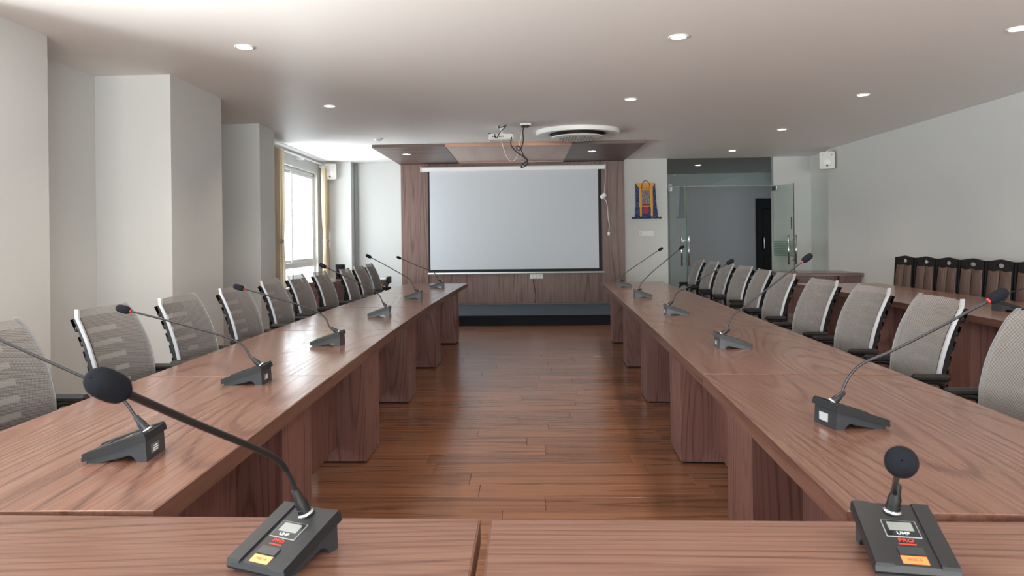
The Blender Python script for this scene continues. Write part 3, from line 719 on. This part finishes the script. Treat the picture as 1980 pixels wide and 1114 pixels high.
# ------------------------------------------------------------------ brown leather chairs by the right wall (facing local -x)
def brown_chair(label, loc, rz):
    t = thing('leather_chair', label, 'chair', loc, rz, 'brown leather chairs along the right wall')
    for s in (-1, 1):
        f = B(); prism(f, [(.00, .42), (.055, .42), (.075, .75), (.095, 1.055), (.035, 1.055), (.015, .75)], s*.2-.010, s*.2+.010); mk('back_post', f, M['black'], t)
        mk('leg', box(B(), .01, .05, s*.2-.018, s*.2+.018, 0, .42, .004), M['black'], t); mk('leg', box(B(), -.42, -.38, s*.2-.018, s*.2+.018, 0, .42, .004), M['black'], t)
        f = B()
        V = {}
        for i in range(7):
            for j in range(11):
                u = i/6; v = j/10; yy = (s*.006)+s*.182*u; z = .47+v*.50
                V[i, j] = f.verts.new((.01+.035*v-.022*math.sin(PI*min(1, max(0, u)))**.5-.012*math.sin(v*PI), yy, z-.012*math.sin(u*PI)*(v > .95)))
        for i in range(6):
            for j in range(10): f.faces.new((V[i, j], V[i+1, j], V[i+1, j+1], V[i, j+1]))
        bmesh.ops.recalc_face_normals(f, faces=f.faces); bmesh.ops.solidify(f, geom=list(f.faces), thickness=.03)
        mk('back_cushion', f, M['brown'], t, True)
    # top band with an oval grip hole
    f = B(); n = 24; inner = []; outer = []
    for k in range(n):
        a = 2*PI*k/n; inner.append((.056*math.cos(a), 1.014+.023*math.sin(a)))
        c, s_ = math.cos(a), math.sin(a); q = max(abs(c)/.19, abs(s_)/.052); outer.append((c/q, 1.003+s_/q-(.022*abs(c/q)/.2 if s_ > 0 else -.0)+(.022 if s_ > 0 else 0)))
    for x0, x1 in ((.045, .065),):
        A = [f.verts.new((x0, p[0], p[1])) for p in inner]; Bv = [f.verts.new((x0, p[0], p[1])) for p in outer]
        A2 = [f.verts.new((x1, p[0], p[1])) for p in inner]; B2 = [f.verts.new((x1, p[0], p[1])) for p in outer]
        for k in range(n):
            l = (k+1) % n; f.faces.new((A[k], A[l], Bv[l], Bv[k])); f.faces.new((A2[k], B2[k], B2[l], A2[l])); f.faces.new((A[k], A2[k], A2[l], A[l])); f.faces.new((Bv[k], Bv[l], B2[l], B2[k]))
    bmesh.ops.recalc_face_normals(f, faces=f.faces); mk('top_band', f, M['black'], t)
    mk('seat', box(B(), -.44, .02, -.2, .2, .42, .49, .02), M['brown'], t)
    mk('back_shell', box(B(), .045, .06, -.19, .19, .46, .95, .004), M['black'], t)
    return t
nth6 = ['farthest from the camera', 'second from the far end', 'third from the far end', 'fourth from the far end', 'fifth from the far end', 'nearest the camera']
bc = [9.22, 8.75, 8.30, 7.86, 7.41, 6.96]; b0 = None
for i, yy in enumerate(bc):
    lb = 'brown leather chair with black top band, right wall, %s' % nth6[i]
    if b0 is None: b0 = brown_chair(lb, (4.60, yy, 0), 0)
    else: dup(b0, (4.60, yy, 0), math.radians([0, 0, -1, 1, 0, 1][i]), lb)

# ------------------------------------------------------------------ gooseneck microphones (front towards local -x)
SL = math.atan2(.047, .165)
def top_m(): # frame on the sloping top: u towards the high back, w up
    R_ = Matrix.Rotation(-SL, 4, 'Y'); R_.translation = Vector((-.084, 0, .0175)); return R_ @ Matrix.Diagonal((.943, 1.08, 1, 1))
TM_ = top_m()
def txt(body, size, mat, parent, M4, name, ext=.0004):
    cu = bpy.data.curves.new(name, 'FONT'); cu.body = body; cu.size = size; cu.extrude = ext; cu.align_x = 'CENTER'; cu.align_y = 'CENTER'
    o = bpy.data.objects.new(name, cu); dg = bpy.context.evaluated_depsgraph_get(); C.objects.link(o)
    bpy.context.view_layer.update(); me = bpy.data.meshes.new_from_object(o.evaluated_get(bpy.context.evaluated_depsgraph_get())); bpy.data.objects.remove(o)
    me.transform(M4); me.materials.clear(); me.materials.append(mat); r = bpy.data.objects.new(name, me); C.objects.link(r); r.parent = parent
    return r
def mic(label, loc, rz, neck, scale=1.0, ring=True, head_d=None, group='gooseneck microphones', detail=None, sticker=None, foam=(.0165, .056), neck_r=.0042, black_from=None):
    t = thing('gooseneck_microphone', label, 'microphone', loc, rz, group)
    S = Matrix.Scale(scale, 4)
    side = [(-.078, 0), (-.046, 0), (-.02, .006), (.005, .0135), (.020, .0175), (.032, .0175), (.042, .012), (.050, 0), (.076, 0), (.0725, .056), (-.02, .033), (-.078, .0135)]
    f = B()
    # the two cheeks and a shallower core between them, so the underside shows its arch
    prism(f, side, -.058, -.043, 'y', S); prism(f, side, .043, .058, 'y', S)
    core = [(-.078, 0), (-.034, 0), (.0, .006), (.03, .016), (.060, .020), (.062, 0), (.076, 0), (.0725, .056), (-.02, .033), (-.078, .0135)]
    prism(f, core, -.043, .043, 'y', S); mk('housing', f, M['mic_body'], t)
    f = B(); M2 = S @ TM_
    prism(f, [(-.006, -.006), (.0, .004), (.172, .012), (.1765, .010), (.1765, -.008), (-.004, -.012)], -.0615, .0615, 'y', M2)
    co = mk('top_cover', f, M['mic_top'], t)
    f = B()
    for s in (-1, 1):
        a, b_ = (.034, .0605) if s > 0 else (-.0605, -.034)
        prism(f, [(-.004, .003), (.0, .0075), (.172, .0155), (.176, .011)], a, b_, 'y', M2)
    mk('side_ridge', f, M['mic_top'], co)
    # flush items lie on the cover plane: slope of the cover within the top frame
    K = math.atan2(.008, .172)
    def plate(name, u0, u1, v0, v1, w0, w1, mat, par=co):
        Q = M2 @ Matrix.Translation((0, 0, .004)) @ Matrix.Rotation(-K, 4, 'Y'); f = B(); box(f, u0, u1, v0, v1, w0, w1, 0, Q); return mk(name, f, mat, par)
    rim = plate('display_rim', .0757, .122, -.0265, .0265, 0, .0010, M['lcd_line'])
    plate('display_bezel', .0770, .1208, -.0255, .0255, .0008, .0016, M['lcd_rim'], co)
    plate('display', .0925, .116, -.019, .019, .0014, .0021, M['lcd'], co)
    plate('talk_button', .028, .048, -.019, .019, 0, .0024, M['mic_body'])
    if detail:
        Q = M2 @ Matrix.Translation((0, 0, .004)) @ Matrix.Rotation(-K, 4, 'Y')
        def tm(u, v, w_): return Q @ Matrix.Translation((u, v, w_)) @ Matrix.Rotation(-PI/2, 4, 'Z')
        txt('UHF', .0105, M['white_print'], co, tm(.0846, 0, .0022), 'printed_text')
        txt('PRO', .0125, M['red_print'], co, tm(.0668, 0, .0008), 'printed_logo', .0003)
        plate('logo_line', .0562, .0582, -.013, .013, 0, .0006, M['red_print'])
        plate('number_sticker', .006, .026, -.019, .019, .0002, .0009, M[detail[1]])
        txt(detail[0], .0085, M['ink'], co, tm(.016, 0, .0011), 'sticker_writing', .0002)
    if sticker:
        f = B(); box(f, .0735, .0772, -.028, .014, .014, .038, 0, S); lb = mk('back_label', f, M[sticker], t)
        if sticker == 'grey_label':
            f = B()
            for k, (a, b_) in enumerate(((-.018, .004), (-.022, .010), (-.022, .006))): box(f, .0772, .0776, a, b_, .030-k*.006, .033-k*.006, 0, S)
            mk('label_print', f, M['white_print'], lb)
    # connector
    root = M2 @ Vector((.152, 0, .013)); nd = Vector((-.18, 0, 1)).normalized()
    P = [Vector(p) for p in neck]      # neck points are world coordinates
    W = Matrix.Translation(Vector(loc)) @ Matrix.Rotation(rz, 4, 'Z'); Wi = W.inverted()
    P = [Wi @ p for p in P]
    d0 = (P[0]-root).normalized()
    A = aim(root-d0*.004, d0)
    mk('socket_ring', lathe(B(), [(.0165, -.002), (.0165, .003), (.013, .005)], 20, A), M['chrome'], t, True)
    mk('connector', lathe(B(), [(.0125, .0), (.0125, .012), (.0115, .013), (.0115, .026), (.0085, .034), (.0078, .048), (.0055, .052)], 20, A), M['black' if detail else 'neck'], t, 'auto')
    path = spline([root+d0*.03]+P, 10)
    mk('gooseneck', tube(B(), path, neck_r, 10), M['neck'], t, True)
    if black_from:                   # the upper stiff part is a black tube
        j = int(len(path)*black_from); mk('upper_stem', tube(B(), path[j:], neck_r*1.25, 10), M['cable_black'], t, True)
    e = path[-1]; hd = head_d and (Wi.to_3x3() @ Vector(head_d)).normalized() or (path[-1]-path[-3]).normalized()
    Hm = aim(e, hd); fr, fl_ = foam
    if ring: mk('light_ring', lathe(B(), [(.0062, -.010), (.0080, -.008), (.0080, -.003), (.0065, -.001)], 16, Hm), M['red_led'], t, True, 'red light ring')
    mk('windscreen', lathe(B(), [(.001, -.006), (fr*.62, -.004), (fr*.92, fl_*.10), (fr, fl_*.28), (fr*1.0, fl_*.55), (fr*.93, fl_*.78), (fr*.7, fl_*.93), (fr*.35, fl_*.99), (.001, fl_)], 24, Hm, cap=False), M['foam'], t, True)
    return t
def nk(Y, pts): return [at(p[0], p[1], p[2] if len(p) > 2 else Y) for p in pts]
G = 'gooseneck microphones on the left desks'; G2 = 'gooseneck microphones on the right desks'
DZt = DZ
mic('black gooseneck microphone with big foam head, left end of the foreground desk', (-.425, 1.302, DZt), math.radians(67), nk(0, [(574, 955, 1.345), (562, 925, 1.33), (540, 893, 1.29), (505, 872, 1.24), (380, 820, 1.07), (236, 757, .915)]), .95, False, foam=(.0192, .060), detail=('MIC-4', 'peach'), black_from=.42, group='foreground microphones', neck_r=.0045)
mic('black gooseneck microphone pointing at the camera, right end of the foreground desk', (.653, 1.318, DZt), math.radians(80), nk(0, [(1731, 958, 1.365), (1730, 940, 1.33), (1733, 925, 1.2), (1738, 908, 1.07), (1742, 896, .965)]), .97, False, foam=(.0195, .050), detail=('MIC-5', 'orange'), group='foreground microphones', neck_r=.0045)
L1 = mic('gooseneck microphone on the nearest left desk, head outside the picture', (-1.058, 1.925, DZt), math.radians(4), nk(1.93, [(258, 800), (248, 785), (232, 768), (200, 747), (100, 702), (0, 657), (-55, 632)]), 1.0, True, sticker='grey_label', group=G)
mic('gooseneck microphone with a red ring between the first and second left desks', (-1.115, 2.945, DZt), 0, nk(2.95, [(484, 690), (477, 677), (464, 664), (440, 653), (400, 641), (320, 619), (250, 601)]), 1.0, True, sticker='grey_label', group=G)
mic('gooseneck microphone with a red ring on the second left desk', (-1.07, 4.02, DZt), 0, nk(4.02, [(637, 632), (631, 618), (620, 607), (600, 597), (560, 584), (520, 572), (470, 558)]), 1.0, True, group=G)
mic('gooseneck microphone with a red ring on the third left desk', (-1.08, 5.53, DZt), math.radians(3), nk(5.53, [(740, 585), (734, 572), (725, 563), (712, 556), (690, 545), (660, 531), (630, 517)]), 1.0, True, sticker='grey_label', group=G)
mic('gooseneck microphone on the fourth left desk', (-1.08, 7.27, DZt), 0, nk(7.27, [(803, 561), (799, 552), (794, 542), (786, 536), (765, 524), (740, 510), (717, 498)]), 1.0, False, group=G)
mic('gooseneck microphone at the far end of the left desks', (-1.035, 8.92, DZt), 0, nk(8.92, [(848, 542), (844, 534), (838, 526), (828, 522), (805, 513), (775, 500)]), 1.0, False, group=G)
r1 = mic('gooseneck microphone with a white back sticker on the nearest right desk', (.965, 2.25, DZt), PI+math.radians(9), nk(2.25, [(1628, 762), (1633, 745), (1645, 724), (1668, 703), (1715, 683), (1800, 641), (1915, 580)]), 1.0, True, sticker='sticker', group=G2)
mic('gooseneck microphone with a faint back label on the second right desk', (1.06, 3.83, DZt), PI, nk(3.83, [(1405, 640), (1409, 624), (1420, 607), (1438, 594), (1480, 562), (1520, 530), (1553, 505)]), 1.0, True, sticker='grey_label', group=G2)
mic('gooseneck microphone on the third right desk', (1.115, 5.50, DZt), PI, nk(5.50, [(1301, 583), (1305, 572), (1314, 563), (1330, 555), (1370, 531), (1406, 510)]), 1.0, False, sticker='sticker', group=G2)
mic('gooseneck microphone on the fourth right desk', (1.14, 7.16, DZt), PI, nk(7.16, [(1236, 560), (1239, 550), (1247, 540), (1265, 523), (1290, 502), (1314, 482)]), 1.0, False, group=G2)
mic('gooseneck microphone at the far end of the right desks', (1.18, 8.75, DZt), PI, nk(8.75, [(1202, 543), (1204, 534), (1211, 527), (1225, 517), (1250, 500), (1274, 484)]), 1.0, False, group=G2)
mic('gooseneck microphone on the outer desks by the right picture edge', (3.54, 5.58, DZt), PI, nk(5.58, [(1936, 582), (1940, 572), (1952, 566), (1980, 558), (2040, 535)]), 1.0, False, group=G2)

# ------------------------------------------------------------------ small desks and devices at the far left
sdk = thing('side_desk', 'brown wood side desk by the window behind the left chairs', 'desk', (-2.98, 10.9, 0), 0)
mk('tabletop', bx(-.30, .30, -.62, .62, .72, .76, .002), M['desk_y'], sdk)
for s in (-1, 1): mk('side_panel', bx(-.27, .27, s*.57-.02, s*.57+.02, 0, .72, .002), M['desk_z'], sdk)
mk('back_panel', bx(.20, .22, -.55, .55, .12, .72, .001), M['desk_z'], sdk)
bb = thing('desk_phone', 'small black device standing on the side desk by the far wall', 'device', (-2.82, 11.3, .76), 0)
mk('body', bx(-.07, .07, -.05, .05, 0, .22, .01), M['black'], bb); mk('front_plate', bx(-.045, .045, -.055, -.049, .11, .19, .004), M['lcd_rim'], bb)
lc_ = thing('low_table', 'low dark table with papers in the far left corner', 'table', (-2.35, 12.1, 0), 0)
mk('tabletop', bx(-.45, .10, -.25, .25, .60, .64, .003), M['desk_x'], lc_)
for a in (-.42, .06):
    for b_ in (-.22, .22): mk('leg', bx(a-.02, a+.02, b_-.02, b_+.02, 0, .60), M['black'], lc_)
bk = thing('equipment_case', 'low brown and black case lying on the small far left table', 'case', (-2.30, 12.0, .64), 0)
mk('body', bx(-.16, .08, -.1, .1, 0, .06, .008), M['bronze'], bk); mk('lid', bx(-.155, .075, -.095, .095, .06, .085, .006), M['white'], bk, label='pale lid'); mk('end_block', bx(.08, .13, -.1, .1, 0, .11, .008), M['black'], bk)
